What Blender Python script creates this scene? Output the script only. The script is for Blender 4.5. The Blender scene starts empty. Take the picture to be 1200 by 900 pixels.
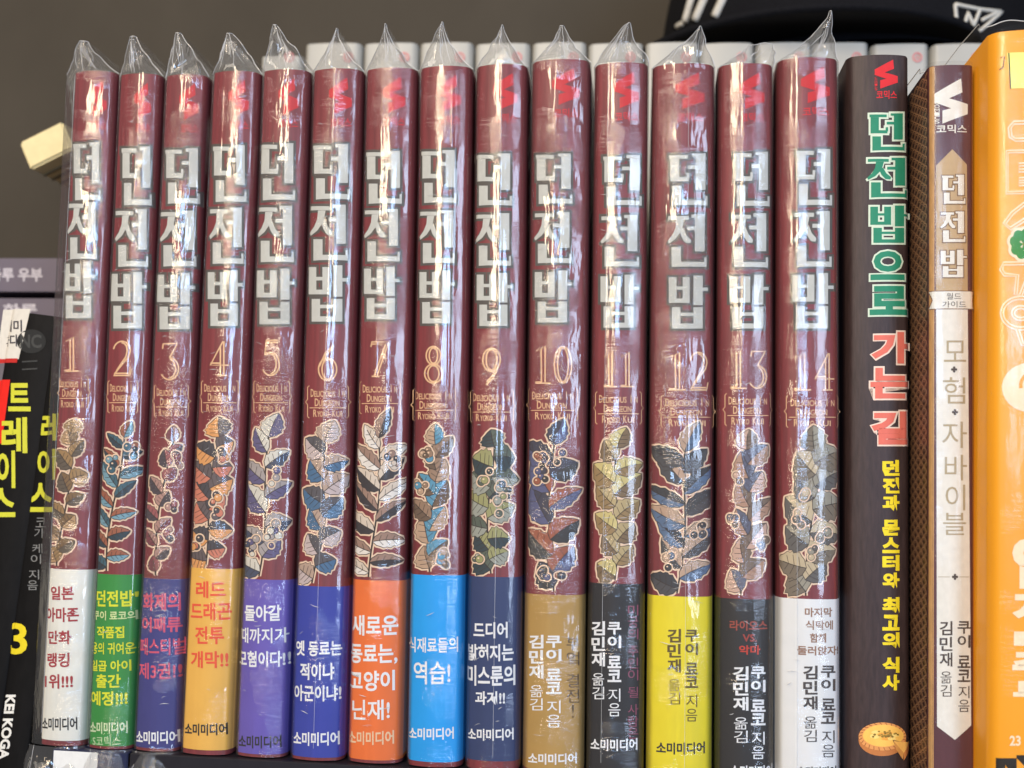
import bpy, bmesh, math, random
from mathutils import Vector, Matrix, Euler, noise
rnd = random.Random(11)
S = bpy.context.scene
COL = S.collection
R = math.radians

# ------------------------------------------------------------------ camera, world, lamps, exposure
cam_d = bpy.data.cameras.new("camera"); cam = bpy.data.objects.new("camera", cam_d); COL.objects.link(cam)
CAM_POS = Vector((.1618, -.29218, .07926)); CAM_ROT = Euler((R(94.1756), R(-1.2764), R(6.632)), 'XYZ')
FPX = 1300.0
cam.location = CAM_POS; cam.rotation_euler = CAM_ROT
cam_d.sensor_width = 36; cam_d.lens = 36 * FPX / 1200
cam_d.clip_start = .005; cam_d.clip_end = 20
cam_d.dof.use_dof = True; cam_d.dof.focus_distance = .292; cam_d.dof.aperture_fstop = 15
S.camera = cam

w = bpy.data.worlds.new("World"); S.world = w; w.use_nodes = True
w.node_tree.nodes["Background"].inputs[0].default_value = (.80, .78, .80, 1)
w.node_tree.nodes["Background"].inputs[1].default_value = .17

def area(name, az, el, dist, sx, sy, power, col, aim=Vector((.1, 0, .1))):
    """area lamp seen from the middle of the row at azimuth az (left negative), elevation el"""
    d = bpy.data.lights.new(name, 'AREA'); d.shape = 'RECTANGLE'; d.size = sx; d.size_y = sy
    d.energy = power; d.color = col
    o = bpy.data.objects.new(name, d); COL.objects.link(o)
    v = Vector((math.sin(R(az)) * math.cos(R(el)), -math.cos(R(az)) * math.cos(R(el)), math.sin(R(el))))
    o.location = aim + v * dist
    o.rotation_euler = (-v).to_track_quat('-Z', 'Y').to_euler()
    return o
area("warm_room_lamp", -16, 24, 1.5, .24, .86, 21.0, (1, .80, .56))
area("cool_window_light", 34, 7, 1.7, .40, .90, 17.0, (.60, .75, 1))
area("cool_screen_light", 1, 8.5, 1.7, .24, .46, 10.0, (.42, .64, 1))
area("ceiling_lamp", -36, 44, 1.5, .9, .7, 9.5, (1, .90, .76))

S.view_settings.view_transform = 'Standard'; S.view_settings.look = 'None'
S.view_settings.exposure = -0.12; S.view_settings.gamma = 1
S.render.engine = 'CYCLES'
S.cycles.max_bounces = 10; S.cycles.transparent_max_bounces = 24
S.cycles.caustics_reflective = False; S.cycles.caustics_refractive = False

# ------------------------------------------------------------------ pixel -> world (photograph is 1200 x 900)
CM = CAM_ROT.to_matrix()
def P(u, v, Y=0.0):
    d = CM @ Vector(((u - 600) / FPX, (450 - v) / FPX, -1))
    t = (Y - CAM_POS.y) / d.y
    return CAM_POS + d * t

# ------------------------------------------------------------------ materials
def lin(c):
    return tuple(((x / 255) / 12.92 if x / 255 <= .04045 else ((x / 255 + .055) / 1.055) ** 2.4) for x in c)
K = 1.12
_mats = {}
def mat(name, rgb, rough=.5, spec=.35, k=None, var=0.0, scale=(300, 300, 300), metallic=0, bump=0.0):
    key = name
    if key in _mats: return _mats[key]
    m = bpy.data.materials.new(name); m.use_nodes = True
    nt = m.node_tree; b = nt.nodes["Principled BSDF"]
    k = K if k is None else k
    col = tuple(min(.88, x * k) for x in lin(rgb))
    b.inputs["Base Color"].default_value = (*col, 1)
    b.inputs["Roughness"].default_value = rough
    b.inputs["Specular IOR Level"].default_value = spec
    b.inputs["Metallic"].default_value = metallic
    if var or bump:
        tc = nt.nodes.new("ShaderNodeTexCoord"); mp = nt.nodes.new("ShaderNodeMapping")
        mp.inputs["Scale"].default_value = scale
        nz = nt.nodes.new("ShaderNodeTexNoise"); nz.inputs["Scale"].default_value = 1
        nz.inputs["Detail"].default_value = 5
        oi = nt.nodes.new("ShaderNodeObjectInfo"); ad = nt.nodes.new("ShaderNodeVectorMath"); ad.operation = 'ADD'
        nt.links.new(tc.outputs["Object"], mp.inputs["Vector"])
        nt.links.new(mp.outputs[0], ad.inputs[0])
        ml = nt.nodes.new("ShaderNodeMath"); ml.operation = 'MULTIPLY'; ml.inputs[1].default_value = 50
        nt.links.new(oi.outputs["Random"], ml.inputs[0]); nt.links.new(ml.outputs[0], ad.inputs[1])
        nt.links.new(ad.outputs[0], nz.inputs["Vector"])
        if var:
            mx = nt.nodes.new("ShaderNodeMix"); mx.data_type = 'RGBA'
            mx.inputs[6].default_value = (*[x * (1 - var) for x in col], 1)
            mx.inputs[7].default_value = (*[min(.9, x * (1 + var)) for x in col], 1)
            rp = nt.nodes.new("ShaderNodeMapRange"); rp.inputs[1].default_value = .3; rp.inputs[2].default_value = .7
            nt.links.new(nz.outputs["Fac"], rp.inputs[0]); nt.links.new(rp.outputs[0], mx.inputs[0])
            nt.links.new(mx.outputs[2], b.inputs["Base Color"])
        if bump:
            bp = nt.nodes.new("ShaderNodeBump"); bp.inputs["Strength"].default_value = bump
            bp.inputs["Distance"].default_value = .0004
            nt.links.new(nz.outputs["Fac"], bp.inputs["Height"]); nt.links.new(bp.outputs[0], b.inputs["Normal"])
    _mats[key] = m
    return m

def ink(rgb, k=None):
    return mat("ink_%02x%02x%02x" % tuple(rgb), rgb, .5, .2, k, var=.05, scale=(700, 700, 500))

def film_mat(name, wrinkle=.25, haze=.05, gloss_rough=.10, fmax=.42):
    if name in _mats: return _mats[name]
    m = bpy.data.materials.new(name); m.use_nodes = True
    nt = m.node_tree; N = nt.nodes; L = nt.links
    N.remove(N["Principled BSDF"]); out = N["Material Output"]
    tc = N.new("ShaderNodeTexCoord"); oi = N.new("ShaderNodeObjectInfo")
    ml = N.new("ShaderNodeMath"); ml.operation = 'MULTIPLY'; ml.inputs[1].default_value = 37; L.new(oi.outputs["Random"], ml.inputs[0])
    def nz(scale, detail, rough=.5):
        mp = N.new("ShaderNodeMapping"); mp.inputs["Scale"].default_value = scale
        L.new(tc.outputs["Object"], mp.inputs[0])
        a = N.new("ShaderNodeVectorMath"); a.operation = 'ADD'; L.new(mp.outputs[0], a.inputs[0]); L.new(ml.outputs[0], a.inputs[1])
        n = N.new("ShaderNodeTexNoise"); n.inputs["Scale"].default_value = 1; n.inputs["Detail"].default_value = detail
        n.inputs["Roughness"].default_value = rough
        L.new(a.outputs[0], n.inputs["Vector"]); return n
    n1 = nz((170, 170, 44), 3)              # soft vertical buckling
    n2 = nz((180, 180, 1500), 4, .6)        # fine horizontal creases
    n3 = nz((40, 40, 70), 2)                # where the creases gather
    r3 = N.new("ShaderNodeMapRange"); r3.inputs[1].default_value = .46; r3.inputs[2].default_value = .72; L.new(n3.outputs["Fac"], r3.inputs[0])
    m2 = N.new("ShaderNodeMath"); m2.operation = 'MULTIPLY'; L.new(n2.outputs["Fac"], m2.inputs[0]); L.new(r3.outputs[0], m2.inputs[1])
    n4 = nz((2600, 2600, 2600), 2)          # grain
    b0 = N.new("ShaderNodeBump"); b0.inputs["Strength"].default_value = .05; b0.inputs["Distance"].default_value = .0002; L.new(n4.outputs["Fac"], b0.inputs["Height"])
    b1 = N.new("ShaderNodeBump"); b1.inputs["Strength"].default_value = wrinkle * .8; b1.inputs["Distance"].default_value = .0022; L.new(n1.outputs["Fac"], b1.inputs["Height"]); L.new(b0.outputs[0], b1.inputs["Normal"])
    b2 = N.new("ShaderNodeBump"); b2.inputs["Strength"].default_value = min(1, wrinkle * 1.6); b2.inputs["Distance"].default_value = .0012; L.new(m2.outputs[0], b2.inputs["Height"]); L.new(b1.outputs[0], b2.inputs["Normal"])
    tr = N.new("ShaderNodeBsdfTransparent"); tr.inputs[0].default_value = (.97, .97, .97, 1)
    df = N.new("ShaderNodeBsdfDiffuse"); df.inputs[0].default_value = (.8, .8, .8, 1)
    gl = N.new("ShaderNodeBsdfGlossy"); gl.inputs["Roughness"].default_value = gloss_rough; L.new(b2.outputs[0], gl.inputs["Normal"])
    fr = N.new("ShaderNodeFresnel"); fr.inputs[0].default_value = 1.5; L.new(b2.outputs[0], fr.inputs["Normal"])
    f2 = N.new("ShaderNodeMath"); f2.operation = 'MULTIPLY'; f2.inputs[1].default_value = 1.5; L.new(fr.outputs[0], f2.inputs[0])
    f3 = N.new("ShaderNodeMath"); f3.operation = 'MINIMUM'; f3.inputs[1].default_value = fmax; L.new(f2.outputs[0], f3.inputs[0])
    mh = N.new("ShaderNodeMixShader"); mh.inputs[0].default_value = haze; L.new(tr.outputs[0], mh.inputs[1]); L.new(df.outputs[0], mh.inputs[2])
    mx = N.new("ShaderNodeMixShader"); L.new(f3.outputs[0], mx.inputs[0]); L.new(mh.outputs[0], mx.inputs[1]); L.new(gl.outputs[0], mx.inputs[2])
    L.new(mx.outputs[0], out.inputs[0])
    _mats[name] = m
    return m

# ------------------------------------------------------------------ object helpers
def empty(name, loc=(0, 0, 0), rot=(0, 0, 0), label=None, cat=None, group=None):
    o = bpy.data.objects.new(name, None); COL.objects.link(o); o.empty_display_size = .01
    o.location = loc; o.rotation_euler = rot
    tag(o, label, cat, group); return o
def tag(o, label=None, cat=None, group=None, kind=None):
    if label: o["label"] = label
    if cat: o["category"] = cat
    if group: o["group"] = group
    if kind: o["kind"] = kind
    return o

class MB:
    """collects polygons with materials; build() links them as one mesh object"""
    def __init__(s): s.v = []; s.f = []; s.fm = []; s.mats = []; s.n = 0
    def mi(s, m):
        if m not in s.mats: s.mats.append(m)
        return s.mats.index(m)
    def poly(s, pts, m):
        i = len(s.v); s.v += [tuple(p) for p in pts]; s.f.append(tuple(range(i, i + len(pts)))); s.fm.append(s.mi(m))
    def add(s, verts, faces, m):
        i = len(s.v); s.v += [tuple(p) for p in verts]
        k = s.mi(m)
        for f in faces: s.f.append(tuple(a + i for a in f)); s.fm.append(k)
    def box(s, lo, hi, m, M=None):
        x0, y0, z0 = lo; x1, y1, z1 = hi
        p = [Vector(q) for q in ((x0,y0,z0),(x1,y0,z0),(x1,y1,z0),(x0,y1,z0),(x0,y0,z1),(x1,y0,z1),(x1,y1,z1),(x0,y1,z1))]
        if M is not None: p = [M @ q for q in p]
        s.add(p, [(0,3,2,1),(4,5,6,7),(0,1,5,4),(1,2,6,5),(2,3,7,6),(3,0,4,7)], m)
    def tube(s, pts, r, m, n=5):
        pts = [Vector(p) for p in pts]; rings = []
        for i, p in enumerate(pts):
            t = (pts[min(i + 1, len(pts) - 1)] - pts[max(i - 1, 0)])
            t = t.normalized() if t.length > 1e-9 else Vector((0, 0, 1))
            a = t.cross(Vector((.31, .77, .55))).normalized(); b = t.cross(a)
            rr = r(i / (len(pts) - 1)) if callable(r) else r
            rings.append([p + (a * math.cos(2 * math.pi * k / n) + b * math.sin(2 * math.pi * k / n)) * rr for k in range(n)])
        vs = [q for rg in rings for q in rg]; fs = []
        for i in range(len(pts) - 1):
            for k in range(n):
                fs.append((i * n + k, i * n + (k + 1) % n, (i + 1) * n + (k + 1) % n, (i + 1) * n + k))
        fs.append(tuple(reversed(range(n)))); fs.append(tuple((len(pts) - 1) * n + k for k in range(n)))
        s.add(vs, fs, m)
    def build(s, name, parent=None, smooth=False, slices=None, curve=None, bevel=0):
        me = bpy.data.meshes.new(name); me.from_pydata(s.v, [], s.f)
        for m in s.mats: me.materials.append(m)
        for p, k in zip(me.polygons, s.fm): p.material_index = k
        if slices or bevel or curve:
            bm = bmesh.new(); bm.from_mesh(me)
            if slices:
                for (co, no) in slices:
                    bmesh.ops.bisect_plane(bm, geom=bm.verts[:] + bm.edges[:] + bm.faces[:], dist=1e-7, plane_co=co, plane_no=no)
            if curve:
                for q in bm.verts: q.co.y += curve(q.co.x)
            if bevel:
                bmesh.ops.bevel(bm, geom=bm.edges[:], offset=bevel, segments=3, affect='EDGES', clamp_overlap=True)
            bm.to_mesh(me); bm.free()
        if smooth:
            for p in me.polygons: p.use_smooth = True
        o = bpy.data.objects.new(name, me); COL.objects.link(o)
        if parent: o.parent = parent
        return o

_glyph = {}
def glyphs(s, offset=0.0):
    key = (s, round(offset, 4))
    if key in _glyph: return _glyph[key]
    c = bpy.data.curves.new("t", 'FONT'); c.body = s; c.size = 1; c.offset = offset; c.resolution_u = 3
    o = bpy.data.objects.new("t", c)
    me = bpy.data.meshes.new_from_object(o)
    v = [(p.co.x, p.co.y) for p in me.vertices]; f = [tuple(p.vertices) for p in me.polygons]
    bpy.data.objects.remove(o); bpy.data.curves.remove(c); bpy.data.meshes.remove(me)
    _glyph[key] = (v, f)
    return v, f

def bbox(v):
    xs = [p[0] for p in v]; ys = [p[1] for p in v]
    return min(xs), min(ys), max(xs), max(ys)

class Face:
    """maps photograph pixels to a book's own spine coordinates (x across, z up)"""
    def __init__(s, base, lean, Y): s.base = base; s.c = math.cos(lean); s.s = math.sin(lean); s.Y = Y; s.prof = None
    def loc(s, u, v):
        dy = 0
        for _ in range(8):
            p = P(u, v, s.Y + dy) - s.base
            q = (p.x * s.c - p.z * s.s, p.x * s.s + p.z * s.c)
            if s.prof is None: break
            dy += .5 * (s.prof(q[0]) - dy)
        return q

# text laid in pixel boxes --------------------------------------------------
def T(mb, F, s, u0, v0, u1, v1, m, bold=.03, y=-.0001, jitter=0, ref=None):
    v, f = glyphs(s, bold)
    if not v: return
    x0, y0, x1, y1 = bbox(v if ref is None else glyphs(ref, bold)[0])
    a = F.loc(u0, (v0 + v1) / 2); b = F.loc(u1, (v0 + v1) / 2)
    c = F.loc((u0 + u1) / 2, v1); d = F.loc((u0 + u1) / 2, v0)
    pts = []
    for (px, py) in v:
        fx = (px - x0) / (x1 - x0); fy = (py - y0) / (y1 - y0)
        pts.append((a[0] + (b[0] - a[0]) * fx + (d[0] - c[0]) * (fy - .5), y, c[1] + (d[1] - c[1]) * fy + (b[1] - a[1]) * (fx - .5)))
    mb.add(pts, f, m)
def V(mb, F, s, u0, v0, u1, v1, m, bold=.03, y=-.0001, gap=.45, slant=0, fit=1.0):
    n = sum(1 if c != ' ' else gap for c in s); h = (v1 - v0) / n; v = v0
    for c in s:
        if c == ' ': v += h * gap; continue
        du = slant * (v - v0)
        pad = .05 * h
        hh = h - 2 * pad
        if c in "!.,":
            T(mb, F, c, (u0 + u1) / 2 - 1.2 + du, v + pad, (u0 + u1) / 2 + 1.2 + du, v + pad + hh, m, bold, y)
        else:
            T(mb, F, c, u0 + du, v + pad, u1 + du, v + pad + hh, m, bold, y)
        v += h
def quad(mb, F, pts, m, y=-.0001):
    mb.poly([(q[0], y, q[1]) for q in (F.loc(*p) for p in pts)], m)
def ngon(mb, F, pts, m, y=-.0001):
    from mathutils.geometry import tessellate_polygon
    loc = [F.loc(*p) for p in pts]
    tris = tessellate_polygon([[Vector((q[0], q[1], 0)) for q in loc]])
    fs = []
    for t in tris:
        a, b, c = (loc[i] for i in t)
        fs.append(t if (b[0]-a[0])*(c[1]-a[1]) - (b[1]-a[1])*(c[0]-a[0]) > 0 else t[::-1])
    mb.add([(q[0], y, q[1]) for q in loc], fs, m)
def stroke(mb, F, pts, wpx, m, y=-.0001, closed=False):
    """a printed line of even width through pixel points"""
    n = len(pts); L = []; Rr = []
    for i in range(n):
        if closed: a, b = pts[(i - 1) % n], pts[(i + 1) % n]
        else: a, b = pts[max(i - 1, 0)], pts[min(i + 1, n - 1)]
        tx, ty = b[0] - a[0], b[1] - a[1]; l = math.hypot(tx, ty) or 1
        nx, ny = -ty / l * wpx / 2, tx / l * wpx / 2
        L.append((pts[i][0] + nx, pts[i][1] + ny)); Rr.append((pts[i][0] - nx, pts[i][1] - ny))
    vs = [(q[0], y, q[1]) for q in (F.loc(*p) for p in L + Rr)]
    fs = []
    for i in range(n if closed else n - 1):
        j = (i + 1) % n
        fs.append((i, j, n + j, n + i))
    # keep the faces turned to the viewer
    a, b, c = vs[fs[0][0]], vs[fs[0][1]], vs[fs[0][2]]
    if (b[0]-a[0])*(c[2]-a[2]) - (b[2]-a[2])*(c[0]-a[0]) < 0: fs = [f[::-1] for f in fs]
    mb.add(vs, fs, m)

# block title letters, drawn stroke by stroke in unit cells (y down)
DEON_RIGHT = [("r", .50, .22, .72, .29), ("r", .70, .0, .95, .68), ("r", .61, .0, .70, .06), ("r", .10, .60, .34, .92), ("r", .10, .88, 1.0, .97), ("r", .94, .79, 1.0, .88)]
BLOCK = {
 "던": [("r", .02, .03, .50, .10), ("r", .05, .10, .28, .46), ("r", .05, .44, .52, .52), ("r", .47, .36, .54, .47)] + DEON_RIGHT,
 "전": [("r", .02, .03, .54, .10), ("p", [(.22, .10), (.42, .10), (.36, .30), (.20, .45), (.03, .54), (.0, .49), (.12, .38), (.20, .25)]),
        ("p", [(.30, .29), (.40, .24), (.48, .38), (.60, .47), (.58, .53), (.46, .52), (.36, .42)])] + DEON_RIGHT,
 "밥": [("r", .04, .03, .24, .50), ("r", .40, .03, .58, .50), ("r", .24, .20, .40, .26), ("r", .24, .42, .40, .50),
        ("r", .68, .0, .92, .54), ("r", .92, .22, 1.06, .28),
        ("r", .12, .58, .34, .97), ("r", .68, .58, .92, .97), ("r", .34, .68, .68, .74), ("r", .34, .88, .68, .97)],
}
def block(mb, F, ch, cell, m_fill, m_edge, edge=2.0, y=-.0001):
    """cell = (u0top, v0, u1, v1): fill strokes over slightly larger edge strokes"""
    u0, v0, u1, v1 = cell; W, H = u1 - u0, v1 - v0
    for layer, mm, e in ((0, m_edge, edge), (1, m_fill, 0)):
        if mm is None: continue
        for i, st in enumerate(BLOCK[ch]):
            yy = y - layer * .00006 - i * .000004
            if st[0] == "r":
                a, b, c, d = u0 + st[1] * W - e, v0 + st[2] * H - e, u0 + st[3] * W + e, v0 + st[4] * H + e
                quad(mb, F, [(a, d), (c, d), (c, b), (a, b)], mm, yy)
            else:
                pts = [(u0 + p[0] * W, v0 + p[1] * H) for p in st[1]]
                if e:
                    cx = sum(p[0] for p in pts) / len(pts); cy = sum(p[1] for p in pts) / len(pts)
                    pts = [(p[0] + e * (1 if p[0] > cx else -1) * .8, p[1] + e * (1 if p[1] > cy else -1) * .8) for p in pts]
                ngon(mb, F, pts, mm, yy)

def ell(cx, cy, rx, ry, n=30): return [(cx + rx * math.cos(2 * math.pi * k / n), cy + ry * math.sin(2 * math.pi * k / n)) for k in range(n)]
def arc(cx, cy, rx, ry, a0, a1, n=14):
    return [(cx + rx * math.cos(R(a0 + (a1 - a0) * i / n)), cy + ry * math.sin(R(a0 + (a1 - a0) * i / n))) for i in range(n + 1)]
DIG = {
 '0': [arc(.5, .5, .48, .5, 0, 360, 24), arc(.5, .5, .30, .46, 0, 360, 24)],
 '1': [[(.12, .12), (.40, .07), (.42, .97)], [(.40, .07), (.62, .0), (.62, .97)], [(.08, 1.), (.95, 1.)], [(.08,.97),(.42,.97)]],
 '2': [arc(.5, .28, .44, .28, 190, 360) + [(.86, .45), (.10, .97)], arc(.48, .28, .30, .24, 270, 360) + [(.70, .46), (.22, .86)], [(.06, 1.), (.92, 1.), (1., .80)], [(.10, .94), (.9, .94)]],
 '3': [[(.12, .02), (.86, .02), (.44, .40)], [(.12, .02), (.08, .16)], arc(.44, .70, .48, .30, -90, 150), arc(.44, .70, .32, .25, -80, 90)],
 '4': [[(.70, .0), (.04, .70), (1., .70)], [(.04, .64), (.60, .64)], [(.56, .16), (.56, 1.)], [(.74, .0), (.74, 1.)], [(.40, 1.), (.92, 1.)]],
 '5': [[(.84, .02), (.24, .02), (.18, .44)], [(.84, .08), (.30, .08)], arc(.46, .68, .46, .32, -120, 150), arc(.46, .68, .30, .27, -90, 90)],
 '6': [[(.78, .0), (.40, .20), (.10, .60)], arc(.5, .68, .44, .32, 0, 360, 22), arc(.5, .68, .27, .28, 0, 360, 22), [(.74, .08), (.44, .26), (.26, .55)]],
 '7': [[(.06, .16), (.10, .02), (.96, .02), (.36, 1.)], [(.10, .08), (.80, .08), (.22, 1.)], [(.1, 1.), (.5, 1.)]],
 '8': [arc(.5, .25, .38, .25, 0, 360, 22), arc(.5, .25, .22, .21, 0, 360, 22), arc(.5, .74, .46, .26, 0, 360, 22), arc(.5, .74, .29, .22, 0, 360, 22)],
 '9': [[(.22, 1.), (.60, .80), (.90, .40)], arc(.5, .32, .44, .32, 0, 360, 22), arc(.5, .32, .27, .28, 0, 360, 22), [(.26, .92), (.56, .74), (.74, .45)]],
}
def number(mb, F, s, uc, v0, v1, wd, m, lw=1.5, y=-.0001):
    n = len(s); cw = wd / n
    for i, ch in enumerate(s):
        u0 = uc - wd / 2 + i * cw + cw * .05; W = cw * .9
        for k, line in enumerate(DIG[ch]):
            stroke(mb, F, [(u0 + p[0] * W, v0 + p[1] * (v1 - v0)) for p in line], lw, m, y - k * .000006)

RIBBON = [(0, .34), (.80, 0), (.84, .31), (.44, .44), (1, .57), (1, .79), (.24, 1), (.24, .71), (.50, .66), (0, .53)]
def ribbon_mark(mb, F, u0, v0, u1, v1, m, y=-.0001):
    ngon(mb, F, [(u0 + p[0] * (u1 - u0), v0 + p[1] * (v1 - v0)) for p in RIBBON], m, y)

# ------------------------------------------------------------------ setting
back_wall = MB(); back_wall.box((-.9, .335, -.1), (1.1, .36, .9), mat("painted_wall", (73, 67, 58), .8, .15, 1.0, var=.12, scale=(14, 14, 9), bump=.2))
tag(back_wall.build("wall"), kind="structure")
sh = MB(); ZS = -.016
sh.box((-.9, -.03, -.04), (1.1, .333, ZS - .0003), mat("dark_shelf_board", (40, 34, 32), .45, .4, 1.0, var=.2, scale=(20, 200, 200)))
tag(sh.build("shelf"), kind="structure")

# ------------------------------------------------------------------ the wrapped red volumes
def spine_profile(hw, deg=33):
    rr = hw / math.sin(R(deg))
    def arc_only(x):
        x = min(abs(x), hw); return rr - math.sqrt(max(rr * rr - x * x, 1e-12))
    def f(x):
        x = min(abs(x), hw); e = max(0, x - .80 * hw) / (.20 * hw)
        return rr - math.sqrt(max(rr * rr - x * x, 1e-12)) + min(.0018, .24 * hw) * e ** 2.4
    f.arc = arc_only
    return f

SPT = [-1, -.985, -.965, -.94, -.91, -.88, -.84, -.8] + [-.7 + .1 * k for k in range(15)] + [.8, .84, .88, .91, .94, .965, .985, 1]
def SPX(hw): return [t * hw for t in SPT]
def book_body(root, name, hw, H, depth, m_cover, prof, pages=True, m_page=None, thick=.0004, nx=20):
    """soft cover wrapped round a page block: rounded spine, two boards"""
    mb = MB()
    front = SPX(hw)
    outer = [(-hw, depth)] + [(x, prof(x)) for x in front] + [(hw, depth)]
    inner = [(-hw + thick, depth)] + [(x * (hw - thick) / hw, prof(x) + thick) for x in front] + [(hw - thick, depth)]
    n = len(outer)
    vs = [(p[0], p[1], 0) for p in outer] + [(p[0], p[1], H) for p in outer] + [(p[0], p[1], 0) for p in inner] + [(p[0], p[1], H) for p in inner]
    fs = []
    for i in range(n - 1):
        fs.append((i, i + 1, n + i + 1, n + i))
        fs.append((2 * n + i + 1, 2 * n + i, 3 * n + i, 3 * n + i + 1))
        fs.append((n + i, n + i + 1, 3 * n + i + 1, 3 * n + i))
        fs.append((i + 1, i, 2 * n + i, 2 * n + i + 1))
    fs += [(0, n, 3 * n, 2 * n), (n - 1, 2 * n + n - 1, 3 * n + n - 1, n + n - 1)]
    mb.add(vs, fs, m_cover)
    o = mb.build(name, root)
    me = o.data
    for p in me.polygons:
        if abs(p.normal.z) < .5: p.use_smooth = True
    me.set_sharp_from_angle(angle=R(35))
    if pages:
        pg = MB(); e = thick * 1.5
        pts = [(-hw + e, depth - .001)] + [(x * (hw - e) / hw, prof(x) + e) for x in front] + [(hw - e, depth - .001)]
        n = len(pts)
        vs = [(p[0], p[1], .0012) for p in pts] + [(p[0], p[1], H - .0012) for p in pts]
        fs = [(i, (i + 1) % n, n + (i + 1) % n, n + i) for i in range(n)]
        fs += [tuple(reversed(range(n))), tuple(range(n, 2 * n))]
        pg.add(vs, fs, m_page or mat("page_paper", (205, 198, 182), .8, .1, 1.0, var=.12, scale=(2500, 8, 8)))
        pg.build("page_block", root)
    return o

def wrap_strip(root, name, hw, z0, z1, m, prof, off=.00012, depth=.05, nx=20, wav=None):
    mb = MB()
    xs = SPX(hw)
    pts = [(-hw - off, depth), (-hw - off, prof(hw))] + [(x, prof(x) - off) for x in xs] + [(hw + off, prof(hw)), (hw + off, depth)]
    n = len(pts)
    vs = [(p[0], p[1], z0) for p in pts] + [(p[0], p[1], z1) for p in pts]
    mb.add(vs, [(i, i + 1, n + i + 1, n + i) for i in range(n - 1)], m)
    o = mb.build(name, root); o.data
    for p in o.data.polygons: p.use_smooth = True
    return o

def spine_slices(hw, n=12):
    return [(Vector((t * hw, 0, 0)), Vector((1, 0, 0))) for t in (SPT[1:-1] if n > 10 else SPT[1:-1:2])]

M_COVER = None
def cover_mat():
    m = mat("maroon_patterned_cover", (126, 43, 47), .40, .4, 1.0, var=.24, scale=(900, 900, 60), bump=.12)
    nt = m.node_tree
    return m
M_COVER = cover_mat()
CREAM = ink((192, 192, 184)); OLIVE = ink((84, 78, 72)); PEACH = ink((222, 176, 132)); RED = ink((196, 40, 44))
TXT_W = ink((232, 232, 226)); TXT_K = ink((38, 34, 30))

#  per volume: left edge top/bottom px (v=100 / v=870), right edge, top v, peak (u,v), title 던 box / 밥 box, number box, band
LT = [88, 142, 193, 249, 308, 365, 428, 490, 556, 622, 696, 765, 843, 912]
LB = [49, 104, 160, 212, 275, 340, 405, 475, 545, 612, 688, 758, 840, 912]
TOPV = [83, 86, 87, 83, 81, 80, 79, 77, 75, 69, 73, 74, 74, 67]
PEAK = [(92, 43), (149, 40), (203, 32), (263, 31), (317, 28), (390, 28), (448, 20), (515, 20), (586, 23), (657, 25), (737, 19), (821, 27), (893, 46), (975, 8)]
PEAKW = [12, 9, 8, 8, 6, 2, 2, 2, 2, 6, 3, 3, 30, 3]
DEON = [(85, 167, 118, 237), (142, 172, 178, 243), (193, 174, 234, 241), (249, 170, 289, 239), (304, 168, 346, 237), (366, 169, 410, 236), (428, 177, 471, 241),
        (493, 176, 535, 240), (557, 180, 600, 243), (627, 180, 671, 241), (706, 182, 752, 243), (783, 180, 829, 243), (859, 178, 902, 244), (932, 175, 975, 243)]
BAP = [(73, 307, 110, 375), (128, 319, 170, 387), (182, 320, 226, 388), (242, 317, 282, 384), (299, 315, 343, 382), (360, 311, 405, 379), (425, 313, 466, 376),
       (490, 317, 531, 381), (557, 320, 598, 384), (625, 317, 668, 380), (702, 322, 746, 386), (782, 323, 827, 387), (853, 322, 898, 387), (927, 320, 974, 387)]
NUM = [(84, 395, 435, 20), (143, 400, 440, 25), (200, 402, 445, 25), (257, 400, 440, 25), (318, 398, 440, 25), (384, 405, 446, 27), (445, 400, 441, 26),
       (508, 406, 449, 25), (576, 408, 451, 26), (648, 406, 449, 47), (725, 413, 453, 40), (806, 413, 457, 50), (877, 411, 455, 48), (953, 414, 457, 52)]
BAND = [(667, 868, (214, 212, 200)), (673, 881, (44, 128, 52)), (678, 883, (48, 48, 112)), (666, 879, (240, 166, 72)), (679, 893, (92, 76, 160)), (687, 899, (44, 56, 148)),
        (680, 891, (238, 104, 40)), (674, 893, (16, 146, 220)), (676, 892, (38, 52, 92)), (697, 906, (164, 128, 62)), (684, 906, (30, 28, 30)), (699, 908, (238, 200, 12)),
        (702, 912, (34, 31, 30)), (702, 914, (222, 221, 216))]
MAR = (158, 46, 52); GRY = (200, 214, 150); YEL = (214, 216, 40); PNK = (204, 78, 104); ORR = (226, 84, 52); WHT = (236, 236, 230); BLK = (36, 32, 30)
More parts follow.
